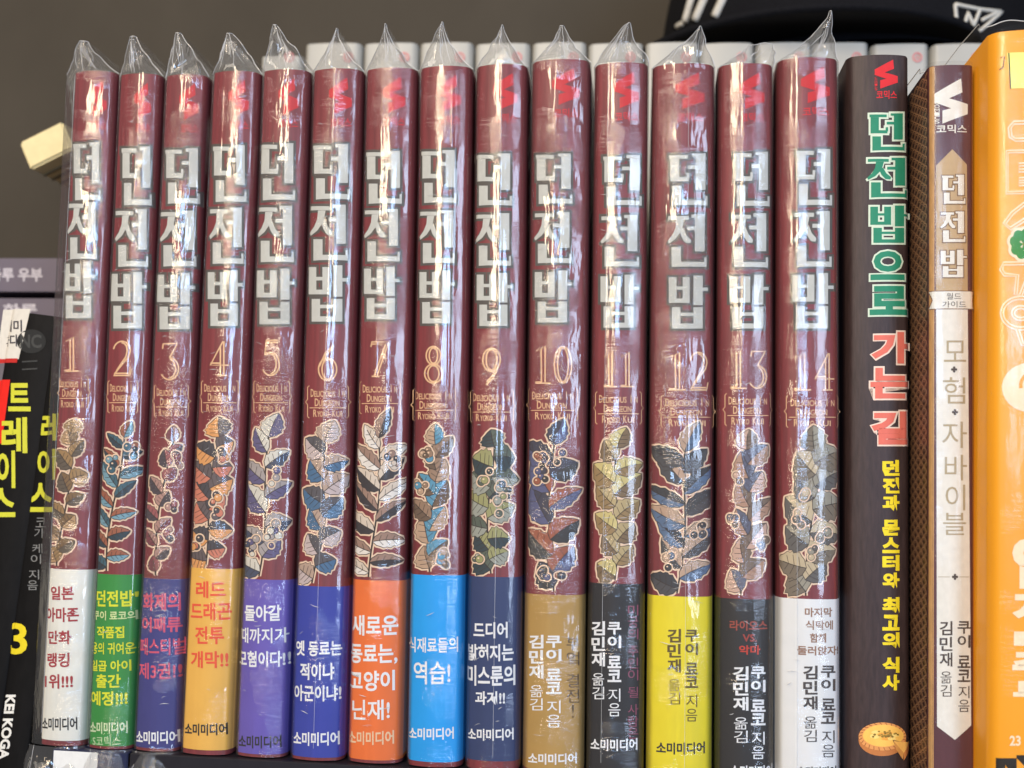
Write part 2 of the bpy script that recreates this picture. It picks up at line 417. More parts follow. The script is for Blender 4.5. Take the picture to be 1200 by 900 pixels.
SLOGAN = [
 [("일본", 60, 687, 87, 703, MAR), ("아마존", 55, 712, 93, 729, MAR), ("만화", 57, 739, 84, 755, MAR), ("랭킹", 56, 765, 82, 782, MAR), ("1위!!!", 53, 790, 86, 807, MAR)],
 [("'던전밥'", 111, 692, 161, 711, YEL), ("쿠이 료코의", 110, 716, 160, 727, GRY), ("작품집", 114, 734, 146, 748, YEL), ("용의 귀여운", 108, 753, 158, 767, YEL), ("일곱 아이", 107, 774, 154, 787, YEL), ("출간", 113, 790, 142, 806, YEL), ("예정!!!", 107, 810, 150, 827, YEL)],
 [("화제의", 168, 695, 212, 716, PNK), ("어패류", 167, 723, 213, 741, PNK), ("페스티벌", 164, 748, 216, 768, PNK), ("제3권!!", 163, 777, 212, 796, PNK)],
 [("레드", 230, 681, 265, 701, ORR), ("드래곤", 224, 706, 272, 727, ORR), ("전투", 229, 734, 263, 755, ORR), ("개막!!", 224, 763, 268, 783, ORR)],
 [("돌아갈", 287, 709, 330, 728, WHT), ("때까지가", 281, 736, 338, 754, WHT), ("모험이다!!", 279, 763, 339, 782, WHT)],
 [("옛 동료는", 347, 751, 401, 769, WHT), ("적이냐", 352, 777, 392, 797, WHT), ("아군이냐!", 345, 803, 400, 822, WHT)],
 [("새로운", 412, 721, 467, 745, WHT), ("동료는,", 410, 755, 466, 779, WHT), ("고양이", 409, 786, 463, 810, WHT), ("닌재!", 413, 820, 457, 844, WHT)],
 [("식재료들의", 478, 747, 537, 765, WHT), ("역습!", 485, 775, 528, 802, WHT)],
 [("드디어", 555, 729, 595, 748, WHT), ("밝혀지는", 548, 755, 602, 775, WHT), ("미스룬의", 547, 780, 604, 804, WHT), ("과거!!", 557, 810, 592, 826, WHT)],
 [], [], [],
 [("라이오스", 855, 727, 899, 739, (150, 70, 56)), ("VS.", 870, 743, 887, 752, (150, 60, 50)), ("악마", 866, 756, 891, 767, (190, 60, 44))],
 [("마지막", 943, 712, 975, 723, (150, 116, 96)), ("식탁에", 944, 727, 976, 738, (150, 116, 96)), ("함께", 949, 742, 968, 753, (150, 116, 96)), ("둘러앉자!", 934, 757, 983, 768, (150, 116, 96))],
]
AUTHOR = {9: (640, 744, 658, 853, 620, 743, 637, 833, WHT), 10: (712, 728, 728, 840, 693, 727, 709, 820, WHT), 11: (803, 737, 818, 846, 782, 736, 798, 826, (96, 78, 14)),
          12: (880, 780, 897, 890, 859, 780, 877, 871, WHT), 13: (962, 779, 979, 888, 941, 779, 958, 870, (74, 68, 66))}
PUB = [(50, 841, 91, 856, BLK), (106, 846, 150, 860, (196, 214, 170)), (160, 857, 209, 872, WHT), (217, 848, 267, 862, BLK), (280, 862, 330, 877, BLK), (344, 858, 398, 874, WHT),
       (408, 857, 462, 873, (246, 190, 150)), (479, 853, 532, 867, WHT), (548, 854, 602, 868, WHT), (619, 883, 676, 896, WHT), (692, 866, 747, 880, WHT), (769, 870, 826, 884, BLK),
       (856, 897, 906, 911, WHT), (934, 898, 980, 912, BLK)]
BANDWORD = ["white", "green", "dark navy, pink-lettered", "pale orange, red-lettered", "violet", "royal blue", "vivid orange, white-lettered", "sky blue", "slate navy, white-lettered",
            "ochre brown", "black, narrow pink-lettered", "bright yellow", "black, red and white lettered", "white, black-lettered"]
NUMWORD = "1 2 3 4 5 6 7 8 9 10 11 12 13 14".split()
# loose colours of each spine picture (tan / grey / teal ...), an abstract cut-out patch here
PICT = [[(150,118,76),(92,80,66),(120,92,60),(176,140,100)], [(60,92,104),(112,150,164),(150,90,66),(44,60,70)], [(150,84,84),(70,60,66),(170,130,118),(120,60,66)],
        [(96,84,84),(196,120,96),(70,66,70),(214,150,90)], [(206,200,186),(92,84,120),(160,150,146),(66,72,92)], [(176,150,132),(70,104,136),(84,80,84),(190,172,168)],
        [(206,190,172),(54,48,50),(150,120,104),(222,214,204)], [(146,118,96),(104,84,68),(84,140,166),(180,150,124)], [(84,92,80),(150,152,140),(150,148,100),(48,60,64)],
        [(60,58,72),(84,86,120),(150,84,60),(52,50,50)], [(198,182,120),(146,120,80),(176,156,112),(120,98,70)], [(54,54,58),(84,104,132),(180,150,126),(70,68,70)],
        [(92,92,108),(170,132,108),(120,100,84),(196,160,140)], [(150,144,128),(96,92,88),(190,172,140),(120,108,92)]]

FILMS = [film_mat("clear_film_smooth", .26, .022, .11), film_mat("clear_film_crinkled", .6, .03, .10), film_mat("clear_film_tight", .18, .018, .10)]
FILM_CALM = film_mat("clear_film_calm", .2, .012, .14, .022)
FILM_PEAK = film_mat("clear_film_peak", .8, .05, .08, .30)
FILM_SEAM_GLINT = film_mat("clear_film_seam_glint", .3, .6, .2)  # pale film for seams and folds, also the whitish glint ticks
FILM_OF = [1, 0, 1, 0, 1, 0, 0, 2, 0, 1, 0, 1, 0, 2]
DEPTH = .128

def blob(cx, cy, rx, ry, n, seed, rough=.3):
    pts = []
    for i in range(n):
        a = 2 * math.pi * i / n
        k = 1 + rough * (noise.noise(Vector((math.cos(a) * 1.6 + seed * 7.3, math.sin(a) * 1.6, seed))) + .6 * noise.noise(Vector((math.cos(a) * 4 + seed, math.sin(a) * 4, seed * 3.1))))
        pts.append((cx + rx * k * math.cos(a), cy + ry * k * math.sin(a)))
    return pts

def sleeve(root, F, i, hw, H, prof, lx, rx):
    """clear bag: hugging the spine, its top pinched to a ridge; lx, rx = slack at the sides"""
    seed = 31.7 * (i + 1)
    crinkle = [.00010, .00012, .00024, .00010, .00010, .00010, .00012, .00008, .00010, .00016, .00010, .00012, .00014, .00008][i]
    off = .00072
    NX = 26
    pk = F.loc(*PEAK[i]); pw = PEAKW[i] * .000225 / 2
    def section(xl, xr, back, yshift, flat):
        c = (xl + xr) / 2; h = (xr - xl) / 2
        pts = [(xl, back), (xl, .03), (xl, .012)]
        for k in range(NX + 1):
            t = -1 + 2 * k / NX
            x = c + h * t
            y = prof(min(hw, abs(t) * hw)) * flat
            if abs(t) > .9: pass
            pts.append((x, y - off + yshift))
        pts += [(xr, .012), (xr, .03), (xr, back)]
        return pts
    rows = []
    NZ = 120
    for r in range(NZ + 1):
        z = .0002 + (H - .0002) * r / NZ
        pts = section(-hw - lx, hw + rx, DEPTH + .003, 0, 1)
        o = []
        for k, (x, y) in enumerate(pts):
            if 3 <= k < 3 + NX + 1:
                d = noise.noise(Vector((x * 190, z * 22, seed))) + .5 * noise.noise(Vector((x * 420, z * 60, seed + 9)))
                d += 1.2 * max(0, noise.noise(Vector((x * 60, z * 260, seed + 4)))) * max(0, noise.noise(Vector((.3, z * 26, seed + 2)))) * 2
                y -= max(-.00022, d * crinkle)
                if k == 3 + int(NX * (.30 + .45 * ((i * 37) % 10) / 10)) : y -= .00016
            o.append((x, y, z))
        rows.append(o)
    NT = 16
    for r in range(1, NT + 1):
        t = r / NT
        ea = 1 - (1 - t) ** (.8 + .9 * ((i * 53) % 10) / 10); eb = 1 - (1 - t) ** (.85 + 1.0 * ((i * 29 + 4) % 10) / 10)
        wob = .0007 * math.sin(math.pi * t)
        xl = (-hw - lx) * (1 - ea) + (pk[0] - pw) * ea + wob * noise.noise(Vector((seed, t * 4, 1))); xr = (hw + rx) * (1 - eb) + (pk[0] + pw) * eb + wob * noise.noise(Vector((seed, t * 4, 8)))
        z = H + (pk[1] - H) * t
        pts = section(xl, xr, DEPTH + .003, .0045 * t, 1 - .8 * t)
        o = []
        for k, (x, y) in enumerate(pts):
            d = noise.noise(Vector((x * 260, z * 150, seed + 5))) * .0026 * math.sin(math.pi * min(1, t * 1.2 + .08) * .9)
            zz = z + (noise.noise(Vector((x * 220, y * 40, seed + 1))) * .0012 * t if t > .5 else 0)
            if y > .02: zz = H + (z - H) * (1 - .35 * min(1, y / .12))
            o.append((x + d * .4, y - d, zz))
        rows.append(o)
    n = len(rows[0]); mb = MB()
    vs = [p for rw in rows for p in rw]
    fs = [(a * n + b, a * n + b + 1, (a + 1) * n + b + 1, (a + 1) * n + b) for a in range(len(rows) - 1) for b in range(n - 1)]
    cut = NZ * (n - 1)
    mb.add(vs, fs[:cut], FILMS[FILM_OF[i]]); o_ = len(mb.v); mb.add(vs, fs[cut:], FILM_PEAK)
    rc = random.Random(900 + i)
    for q_ in range([14, 12, 46, 16, 12, 12, 14, 18, 26, 34, 26, 24, 16, 10][i]):  # short whitish tubes on the film, standing in for bright crease glints
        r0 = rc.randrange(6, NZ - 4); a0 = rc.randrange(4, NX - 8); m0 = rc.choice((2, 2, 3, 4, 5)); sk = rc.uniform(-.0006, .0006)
        glint = []
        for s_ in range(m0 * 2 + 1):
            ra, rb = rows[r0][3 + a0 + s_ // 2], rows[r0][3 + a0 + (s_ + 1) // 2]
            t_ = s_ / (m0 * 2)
            glint.append(((ra[0] + rb[0]) / 2, (ra[1] + rb[1]) / 2 - .00003, ra[2] + sk * t_ + .0002 * math.sin(3 * t_ + q_)))
        mb.tube(glint, lambda t, w=rc.uniform(.00004, .00009): w * (.15 + math.sin(math.pi * t)), FILM_SEAM_GLINT, 4)
    so = mb.build("plastic_sleeve", root, smooth=True)
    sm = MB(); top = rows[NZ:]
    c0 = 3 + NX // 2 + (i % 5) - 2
    sm.tube([rw[3] for rw in top], .00009, FILM_SEAM_GLINT, 4)
    sm.tube([rw[3 + NX] for rw in top], .00009, FILM_SEAM_GLINT, 4)
    sm.tube([rw[c0] for rw in top], .00007, FILM_SEAM_GLINT, 4)
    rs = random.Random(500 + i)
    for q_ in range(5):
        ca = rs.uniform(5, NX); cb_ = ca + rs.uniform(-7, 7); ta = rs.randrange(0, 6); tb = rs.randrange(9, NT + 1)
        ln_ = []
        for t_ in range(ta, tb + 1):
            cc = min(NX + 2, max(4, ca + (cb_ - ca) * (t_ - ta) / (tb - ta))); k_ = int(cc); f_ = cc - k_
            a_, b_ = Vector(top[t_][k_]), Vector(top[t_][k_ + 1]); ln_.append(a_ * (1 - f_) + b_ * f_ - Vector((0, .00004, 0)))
        sm.tube(ln_, lambda t, w_=rs.uniform(.00003, .00008): w_ * (.3 + math.sin(math.pi * t)), FILM_SEAM_GLINT, 4)
    sm.tube([q for q in rows[-1][3:3 + NX + 1]], .00008, FILM_SEAM_GLINT, 4)
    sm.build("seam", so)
    if i < 3:
        tl = MB(); fr = []
        for a_ in range(9):
            t_ = a_ / 8
            fr.append([(x_ * (1 + .16 * t_) + .0015 * noise.noise(Vector((x_ * 200, t_ * 3, seed))), y_ - .0012 - .0040 * t_ - .0028 * noise.noise(Vector((x_ * 230, t_ * 2.0, seed + 3))) * math.sin(t_ * 1.57), .0002 - .0125 * t_) for (x_, y_, z_) in rows[0][3:3 + NX + 1]])
        m_n = NX + 1
        tl.add([p for rw in fr for p in rw], [(a * m_n + b, (a + 1) * m_n + b, (a + 1) * m_n + b + 1, a * m_n + b + 1) for a in range(8) for b in range(NX)], FILM_PEAK)
        tl.tube(fr[-1], .00008, FILM_SEAM_GLINT, 4); tl.tube([rw[5] for rw in fr], .00006, FILM_SEAM_GLINT, 4); tl.tube([rw[17] for rw in fr], .00006, FILM_SEAM_GLINT, 4)
        tl.build("sleeve_tail", so, smooth=True)
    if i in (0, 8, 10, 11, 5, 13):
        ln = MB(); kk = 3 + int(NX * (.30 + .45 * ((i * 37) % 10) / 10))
        ln.tube([(rw[kk][0], rw[kk][1] - .00002, rw[kk][2]) for rw in rows[2:NZ:3]], .00004, FILM_SEAM_GLINT, 4)
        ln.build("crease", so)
    return so

for i in range(14):
    Y = [.0010, .0004, .0008, .0, .0006, .0003, .0007, .0, .0005, .0002, .0008, .0003, .0006, .0][i]
    eN = 6.5 * max(0, 7 - (i + 1)) / 7
    rT = (LT[i + 1] if i < 13 else 990) - 5.5 - .75 * eN; rB = (LB[i + 1] if i < 13 else 991) - 5.5 - .75 * eN
    eL = 6.5 * max(0, 7 - i) / 7
    bl, br, tl, tr = P(LB[i] - eL, 870, Y), P(rB, 870, Y), P(LT[i] - eL, 100, Y), P(rT, 100, Y)
    cb, ct = (bl + br) / 2, (tl + tr) / 2
    lean = math.atan2(ct.x - cb.x, ct.z - cb.z)
    wd = ((br.x - bl.x) + (tr.x - tl.x)) / 2 * math.cos(lean)
    hw = wd / 2
    base = Vector((cb.x - (cb.z) * math.tan(lean), Y, hw * abs(math.sin(lean)) * 1.0))
    root = empty("wrapped_book", base, (0, lean, 0),
                 "maroon spine numbered %s in clear wrap, %s paper band" % (NUMWORD[i], BANDWORD[i]), "book", "maroon numbered volumes in clear wrap")
    F = Face(base, lean, Y)
    uc = (LT[i] + rT) / 2
    H = F.loc(uc, TOPV[i])[1]
    prof = spine_profile(hw); F.prof = prof.arc
    sl = spine_slices(hw)
    book_body(root, "cover", hw, H, DEPTH, M_COVER, prof)
    # title letters
    mb = MB(); a, b = DEON[i], BAP[i]
    mid = tuple((a[k] + b[k]) / 2 for k in range(4)); dv = .5
    for ch, cell in (("던", a), ("전", mid), ("밥", b)): block(mb, F, ch, cell, CREAM, OLIVE, 3.0, -.00006)
    mb.build("title_lettering", root, slices=sl, curve=prof)
    # numeral
    u, v0, v1, wn = NUM[i]
    mb = MB(); number(mb, F, NUMWORD[i], u, v0, v1, wn, PEACH, 1.8, -.00006); mb.build("volume_numeral", root, slices=sl, curve=prof)
    # latin subtitle between braces
    mb = MB(); q = (rT - LT[i]) / 66; un = u - .02 * (u - 600) / 10
    def small_caps(s, v, hgt, wtot):
        parts = []; x = 0
        for word in s.split():
            parts.append((word[0], x, 1.1, 1.0)); x += 1.15
            n_ = len(word) - 1; parts.append((word[1:], x, n_ * .95, .78)); x += n_ * .95 + .6
        x -= .6
        for (t_, px, pw_, ph_) in parts:
            pw_ = pw_ * (.2 if t_ == 'I' else .92)
            T(mb, F, t_, un - wtot / 2 + wtot * px / x, v + hgt * (1 - ph_), un - wtot / 2 + wtot * (px + pw_) / x, v + hgt, PEACH, .012, -.00006)
    small_caps("DELICIOUS IN", v1 + 10, 9, 47 * q); small_caps("DUNGEON", v1 + 21, 9, 36 * q); small_caps("RYOKO KUI", v1 + 34, 8.5, 40 * q)
    stroke(mb, F, [(un - 25 * q, v1 + 32), (un + 25 * q, v1 + 32)], .9, PEACH, -.00006)
    for sg in (-1, 1):
        e = un + sg * 29 * q
        stroke(mb, F, [(e - sg * 3, v1 + 6), (e - sg * 1, v1 + 8), (e - sg * 1, v1 + 22), (e + sg * 1.5, v1 + 25), (e - sg * 1, v1 + 28), (e - sg * 1, v1 + 42), (e - sg * 3, v1 + 44)], .9, PEACH, -.00006)
    mb.build("subtitle_lettering", root, slices=sl, curve=prof)
    # ribbon mark of the publisher
    mb = MB(); ur = uc + 6 * q; tv = TOPV[i]
    ribbon_mark(mb, F, ur - 15 * q, tv + 11, ur + 16 * q, tv + 54, RED, -.00006)
    T(mb, F, "코믹스", ur - 13 * q, tv + 58, ur + 15 * q, tv + 69, RED, .02, -.00006)
    mb.build("publisher_mark", root, slices=sl, curve=prof)
    # printed cut-out picture: an abstract patchwork with a pale outline
    mb = MB(); bt, bb, bc = BAND[i]
    pv0, pv1 = v1 + 58, bt - 2; pc = (u + (LB[i] + rB) / 2) / 2; pw = (rB - LB[i]) * .42
    cols = [ink(c) for c in PICT[i]]
    rr = random.Random(100 + i); HAL = ink((226, 196, 166)); INK = ink((52, 42, 38))
    xb0 = (LB[i] + rB) / 2 - 2; xt0 = u
    def stem(t): return (xt0 + (xb0 - xt0) * t + 3.5 * math.sin(5 * t + i), pv0 + 14 + (pv1 - pv0 - 16) * t)
    def leaf(bx, by, ang, ln, wd, grow=0.0):
        c_, s_ = math.cos(ang), math.sin(ang); L_, R_ = [], []
        for k in range(11):
            t = k / 10; hw_ = wd * math.sin(math.pi * t ** .8) ** .85 * (1 + .10 * math.sin(9 * t * math.pi) * (k not in (0, 10)))
            x_ = -grow + (ln + 2 * grow) * t; hw_ = hw_ + grow
            if k in (0, 10): hw_ = grow * .4
            bend = .16 * ln * t * t
            L_.append((bx + x_ * c_ - (hw_ + bend) * s_, by + x_ * s_ + (hw_ + bend) * c_)); R_.append((bx + x_ * c_ - (-hw_ + bend) * s_, by + x_ * s_ + (-hw_ + bend) * c_))
        return L_, R_
    LV = []
    nl = (12, 14, 11, 13, 10)[i % 5]; fw = (1.35, .95, 1.2, 1.6, 1.3)[i % 5]; fl_ = (1.0, 1.25, .95, .9, 1.15)[i % 5]; fa = (0, .25, -.15, .35, .1)[i % 5]
    for k in range(nl):
        t = .97 - .97 * k / (nl - 1); bx, by = stem(t); sd = 1 if k % 2 else -1
        ang = -math.pi / 2 + sd * (fa + rr.uniform(.35, 1.15)) * (.25 if k == nl - 1 else 1)
        LV.append((bx, by, ang, fl_ * pw * rr.uniform(.95, 1.3) * (.85 + .3 * math.sin(math.pi * t)), fw * pw * rr.uniform(.28, .42), k))
    sp = [stem(k / 12) for k in range(13)]
    stroke(mb, F, sp, 5.2, HAL, -.00002)
    for (bx, by, an, ln, wd_, k) in LV:
        L_, R_ = leaf(bx, by, an, ln, wd_, 2.4); ngon(mb, F, L_ + R_[::-1], HAL, -.00003 - k * .000002)
    stroke(mb, F, sp, 2.0, INK, -.000055)
    for (bx, by, an, ln, wd_, k) in LV:
        yy = -.00006 - k * .000014
        L_, R_ = leaf(bx, by, an, ln, wd_, .7); ngon(mb, F, L_ + R_[::-1], INK, yy)
        L_, R_ = leaf(bx, by, an, ln, wd_, 0); M_ = [((p[0] + q_[0]) / 2, (p[1] + q_[1]) / 2) for p, q_ in zip(L_, R_)]
        ngon(mb, F, L_ + M_[::-1][1:-1], cols[k % 4], yy - .000003); ngon(mb, F, R_ + M_[::-1][1:-1], cols[(k + (1 if k % 3 else 3)) % 4], yy - .000003)
        stroke(mb, F, M_[:9], .9, INK, yy - .000006)
        for j in (2, 4, 6):
            for sde in (L_, R_): stroke(mb, F, [M_[j], ((M_[j + 1][0] + sde[j + 1][0] * 2) / 3, (M_[j + 1][1] + sde[j + 1][1] * 2) / 3)], .6, INK, yy - .000008)
    BR = []
    for c_ in range((0, 3, 5, 2, 4)[(i * 3) % 5]):
        t = rr.uniform(.08, .9); bx, by = stem(t); bx += rr.choice((-1, 1)) * pw * rr.uniform(.25, .7)
        for k in range(rr.randint(3, 6)): BR.append((bx + rr.uniform(-6, 6), by + rr.uniform(-8, 8), rr.uniform(2.6, 4.6)))
    for k, (bx, by, rad) in enumerate(BR): ngon(mb, F, ell(bx, by, rad + 2.2, rad + 2.2, 14), HAL, -.00026 - k * .0000006)
    for k, (bx, by, rad) in enumerate(BR):
        yy = -.00029 - k * .000005
        ngon(mb, F, ell(bx, by, rad + .6, rad + .6, 14), INK, yy); ngon(mb, F, ell(bx, by, rad, rad, 14), cols[(k + i) % 4], yy - .0000015); ngon(mb, F, ell(bx - rad * .3, by - rad * .3, rad * .3, rad * .25, 8), HAL, yy - .000003)
    mb.v = [(max(-.93 * hw, min(.95 * hw, p[0])), p[1], p[2]) for p in mb.v]
    zb = F.loc(uc, bt)[1]
    mb.build("spine_picture", root, slices=sl, curve=prof)
    # paper band
    z0 = max(.0008, F.loc((LB[i] + rB) / 2, bb)[1]); z1 = F.loc((LB[i] + rB) / 2, bt)[1]
    mband = mat("paper_band_%02x%02x%02x" % bc, bc, .45, .3, 1.24, var=.04, scale=(120, 120, 90))
    band = wrap_strip(root, "paper_band", hw, z0, z1, mband, prof, .00014)
    mb = MB()
    for (s, a_, b_, c_, d_, col) in SLOGAN[i]: T(mb, F, s, a_, b_, c_, d_, ink(col), .016 if s[0] in '식역페때제' or '재' in s or '용' in s else .026, -.00024)
    if i in AUTHOR:
        g = AUTHOR[i]; m_ = ink(g[8])
        sp = g[1] + (g[3] - g[1]) * .66
        V(mb, F, "쿠이 료코", g[0], g[1], g[2], sp - 2, m_, .03, -.00024); V(mb, F, "지음", g[0] + 1, sp + 4, g[2] - 1, g[3], m_, 0, -.00024)
        sp = g[5] + (g[7] - g[5]) * .6
        V(mb, F, "김민재", g[4], g[5], g[6], sp - 1, m_, .03, -.00024); V(mb, F, "옮김", g[4] + 1, sp + 5, g[6] - 1, g[7], m_, 0, -.00024)
    if i == 9: V(mb, F, "부엌 결전!", 664, 745, 679, 842, ink((84, 64, 40)), .0, -.00024)
    if i == 10: V(mb, F, "미궁의 주인이 될 사람은", 736, 708, 748, 866, ink((140, 70, 92)), .0, -.00024)
    if mb.v: mb.build("slogan_lettering", band, slices=sl, curve=prof)
    mb = MB(); a_, b_, c_, d_, col = PUB[i]
    T(mb, F, "소미미디어", a_, b_, c_, d_, ink(col), .03, -.00024)
    if i == 1: T(mb, F, "S코믹스", 109, 863, 142, 874, ink(col), .0, -.00024)
    mb.build("publisher_lettering", band, slices=sl, curve=prof)
    sleeve(root, F, i, hw, H, prof, .0026 if i == 0 else .00032, .00032)

# ------------------------------------------------------------------ brown cookery-themed book
def plain_book(name, uL, uR, vtop, Y, m_cover, label, group=None, depth=.14, deg=30, uLb=None, uRb=None):
    uLb = uL if uLb is None else uLb; uRb = uR if uRb is None else uRb
    bl, br, tl, tr = P(uLb, 870, Y), P(uRb, 870, Y), P(uL, 100, Y), P(uR, 100, Y)
    cb, ct = (bl + br) / 2, (tl + tr) / 2
    lean = math.atan2(ct.x - cb.x, ct.z - cb.z)
    hw = ((br.x - bl.x) + (tr.x - tl.x)) / 4
    base = Vector((cb.x - cb.z * math.tan(lean), Y, hw * abs(math.sin(lean))))
    root = empty(name, base, (0, lean, 0), label, "book", group)
    F = Face(base, lean, Y); H = F.loc((uL + uR) / 2, vtop)[1]
    prof = spine_profile(hw, deg); F.prof = prof.arc
    book_body(root, "cover", hw, H, depth, m_cover, prof)
    return root, F, hw, H, prof

m_brown = mat("dark_brown_cloth_cover", (58, 44, 42), .5, .3, 1.0, var=.22, scale=(1200, 1200, 200), bump=.15)
root, F, hw, H, prof = plain_book("brown_book", 993, 1068, 64, .006, m_brown, "dark brown paperback with green, salmon and yellow lettering and a pie on its spine", depth=.135, deg=24)
sl = spine_slices(hw)
GREEN = ink((40, 122, 92)); MINT = ink((190, 202, 180)); SALM = ink((204, 104, 88)); PALE = ink((216, 192, 174)); YELL = ink((222, 198, 36))
mb = MB()
for ch, cell in (("던", (1018, 133, 1060, 178)), ("전", (1016, 185, 1063, 233)), ("밥", (1018, 241, 1063, 286))): block(mb, F, ch, cell, GREEN, MINT, 2.2, -.00006)
def outlined(s, u0, v0, u1, v1, mf, me_, b0=.045, b1=.085, e=2.0, y=-.00006):
    T(mb, F, s, u0 - e, v0 - e, u1 + e, v1 + e, me_, b1, y); T(mb, F, s, u0, v0, u1, v1, mf, b0, y - .00005)
outlined("으", 1020, 294, 1060, 328, GREEN, MINT); outlined("로", 1019, 335, 1064, 369, GREEN, MINT)
outlined("가", 1021, 389, 1066, 426, SALM, PALE); outlined("는", 1020, 431, 1065, 467, SALM, PALE); outlined("길", 1021, 482, 1064, 521, SALM, PALE)
mb.build("title_lettering", root, slices=sl, curve=prof)
mb = MB(); V(mb, F, "던전과 몬스터와 최고의 식사", 1034, 538, 1054, 810, YELL, .05, -.00006, gap=.4); mb.build("subtitle_lettering", root, slices=sl, curve=prof)
mb = MB(); ribbon_mark(mb, F, 1025, 70, 1052, 104, RED, -.00006); T(mb, F, "코믹스", 1027, 106, 1051, 116, RED, .02, -.00006)
V(mb, F, "COMICS", 1025, 90, 1028, 106, RED, 0, -.00006)
mb.build("publisher_mark", root, slices=sl, curve=prof)
mb = MB()
ngon(mb, F, ell(1034, 867, 28, 19), ink((176, 110, 60)), -.00004); ngon(mb, F, ell(1034, 863, 28, 16.5), ink((206, 140, 80)), -.00006)
ngon(mb, F, ell(1035, 862, 24, 13), ink((232, 176, 84)), -.00008)
for k in range(26):
    a = 2 * math.pi * k / 26
    stroke(mb, F, [(1034 + 28 * math.cos(a), 863 + 16.5 * math.sin(a)), (1034.5 + 24.5 * math.cos(a + .08), 862.4 + 13.4 * math.sin(a + .08))], .8, ink((140, 84, 46)), -.00009 - k * .0000005)
for k in range(9):
    a = rnd.uniform(0, 6.28); r_ = rnd.uniform(.1, .8); ngon(mb, F, blob(1034 + 19 * r_ * math.cos(a), 862 + 9 * r_ * math.sin(a), 4.5, 2.2, 12, k + .5, .6), ink((216, 150, 64) if k % 2 else (238, 196, 112)), -.00009 - k * .000001)
for k in range(26):
    a = rnd.uniform(0, 6.28); r_ = rnd.uniform(.1, .8)
    ngon(mb, F, ell(1036 + 20 * r_ * math.cos(a), 861 + 9 * r_ * math.sin(a), 1.6, 1.1, 8), ink((120, 96, 40) if k % 2 else (150, 120, 50)), -.0001 - k * .000002)
ngon(mb, F, [(1046, 867), (1068, 871), (1066, 880), (1058, 890), (1054, 886)], ink((58, 44, 42)), -.00014)
ngon(mb, F, [(1047, 868), (1067, 870), (1059, 882)], ink((226, 170, 88)), -.00015); ngon(mb, F, [(1067, 870), (1067, 879), (1059, 891), (1059, 882)], ink((190, 120, 66)), -.00015)
ngon(mb, F, [(1047, 868), (1059, 882), (1058, 890), (1050, 878)], ink((196, 136, 72)), -.000152)
mb.build("pie_picture", root, slices=sl, curve=prof)

# ------------------------------------------------------------------ slim guide with scale-patterned boards
m_plum = mat("plum_cover", (84, 46, 50), .38, .4, 1.0, var=.1, scale=(800, 800, 90), bump=.08)
m_gold = mat("gold_border", (190, 146, 92), .35, .5, 1.0, var=.15, scale=(900, 900, 300))
root, F, hw, H, prof = plain_book("guide_book", 1090, 1142, 76, -.006, m_plum, "slim plum book with white and beige spine panels and fish-scale patterned side", depth=.13, deg=16, uLb=1089, uRb=1144)
sl = spine_slices(hw, 8)
GUIDE = (root, hw, H, prof)
# scales on the side board (part of the printed cover)
mb = MB(); m_dk = mat("scale_ground", (56, 30, 28), .45, .35, 1.0, var=.1); m_sc = mat("scale_gold", (176, 130, 94), .4, .4, 1.0)
x = -hw - .00008
y0 = prof(hw) + .0002
mb.poly([(x, .10, .0), (x, y0, .0), (x, y0, H), (x, .10, H)], m_dk)
sc = .00125; sy = 2.3
row = 0; zz = .001
while zz < H - .002:
    yy = y0 + sc * sy * (1.0 if row % 2 else 0.0)
    while yy < .04:
        for rad, wdt in ((sc * .97, .00030), (sc * .52, .00016)):
            k0 = [(yy + rad * sy * math.cos(R(a)), zz + rad * math.sin(R(a))) for a in range(-10, 191, 20)]
            k1 = [(yy + (rad - wdt) * sy * math.cos(R(a)), zz + (rad - wdt) * math.sin(R(a))) for a in range(-10, 191, 20)]
            n_ = len(k0)
            mb.add([(x - .00004, max(y0, p[0]), p[1]) for p in k0 + k1], [(j, j + 1, n_ + j + 1, n_ + j) for j in range(n_ - 1)], m_sc)
        yy += sc * 2 * sy
    zz += sc; row += 1
mb.build("patterned_board", root)
mb = MB()
quad(mb, F, [(1089, 905), (1094, 905), (1095, 78), (1090, 78)], m_gold, -.00004)
quad(mb, F, [(1141, 905), (1143, 905), (1141.5, 78), (1139.5, 78)], m_gold, -.00004)
mb.build("gold_edging", root, slices=sl, curve=prof)
BEI = ink((172, 148, 112)); WP = ink((206, 204, 194))
mb = MB()
ngon(mb, F, [(1097, 342), (1097, 194), (1116, 175), (1133, 193), (1134, 342)], BEI, -.00006)
ngon(mb, F, [(1097, 360), (1134, 360), (1138, 850), (1119, 867), (1098, 851)], WP, -.00006)
ngon(mb, F, [(1088.5, 341), (1143, 341), (1140.5, 352), (1143, 363), (1088.5, 363), (1092, 352)], ink((120, 92, 70)), -.00010)
ngon(mb, F, [(1089.5, 342), (1142, 342), (1139.5, 352), (1142, 362), (1089.5, 362), (1093, 352)], WP, -.00014)
mb.build("spine_panel", root, slices=sl, curve=prof)
mb = MB()
for ch, cell in (("던", (1103, 205, 1131, 240)), ("전", (1102, 248, 1131, 285)), ("밥", (1101, 293, 1131, 326))): block(mb, F, ch, cell, WP, ink((120, 96, 70)), 1.2, -.0001)
GTXT = ink((158, 146, 118)); DTXT = ink((70, 60, 54))
for s, a, b, c, d in (("모", 1106, 399, 1132, 424), ("험", 1105, 442, 1131, 473), ("자", 1104, 494, 1133, 525), ("바", 1107, 533, 1133, 563), ("이", 1108, 568, 1131, 598), ("블", 1105, 601, 1132, 627)):
    T(mb, F, s, a, b, c, d, GTXT, .0, -.0001)
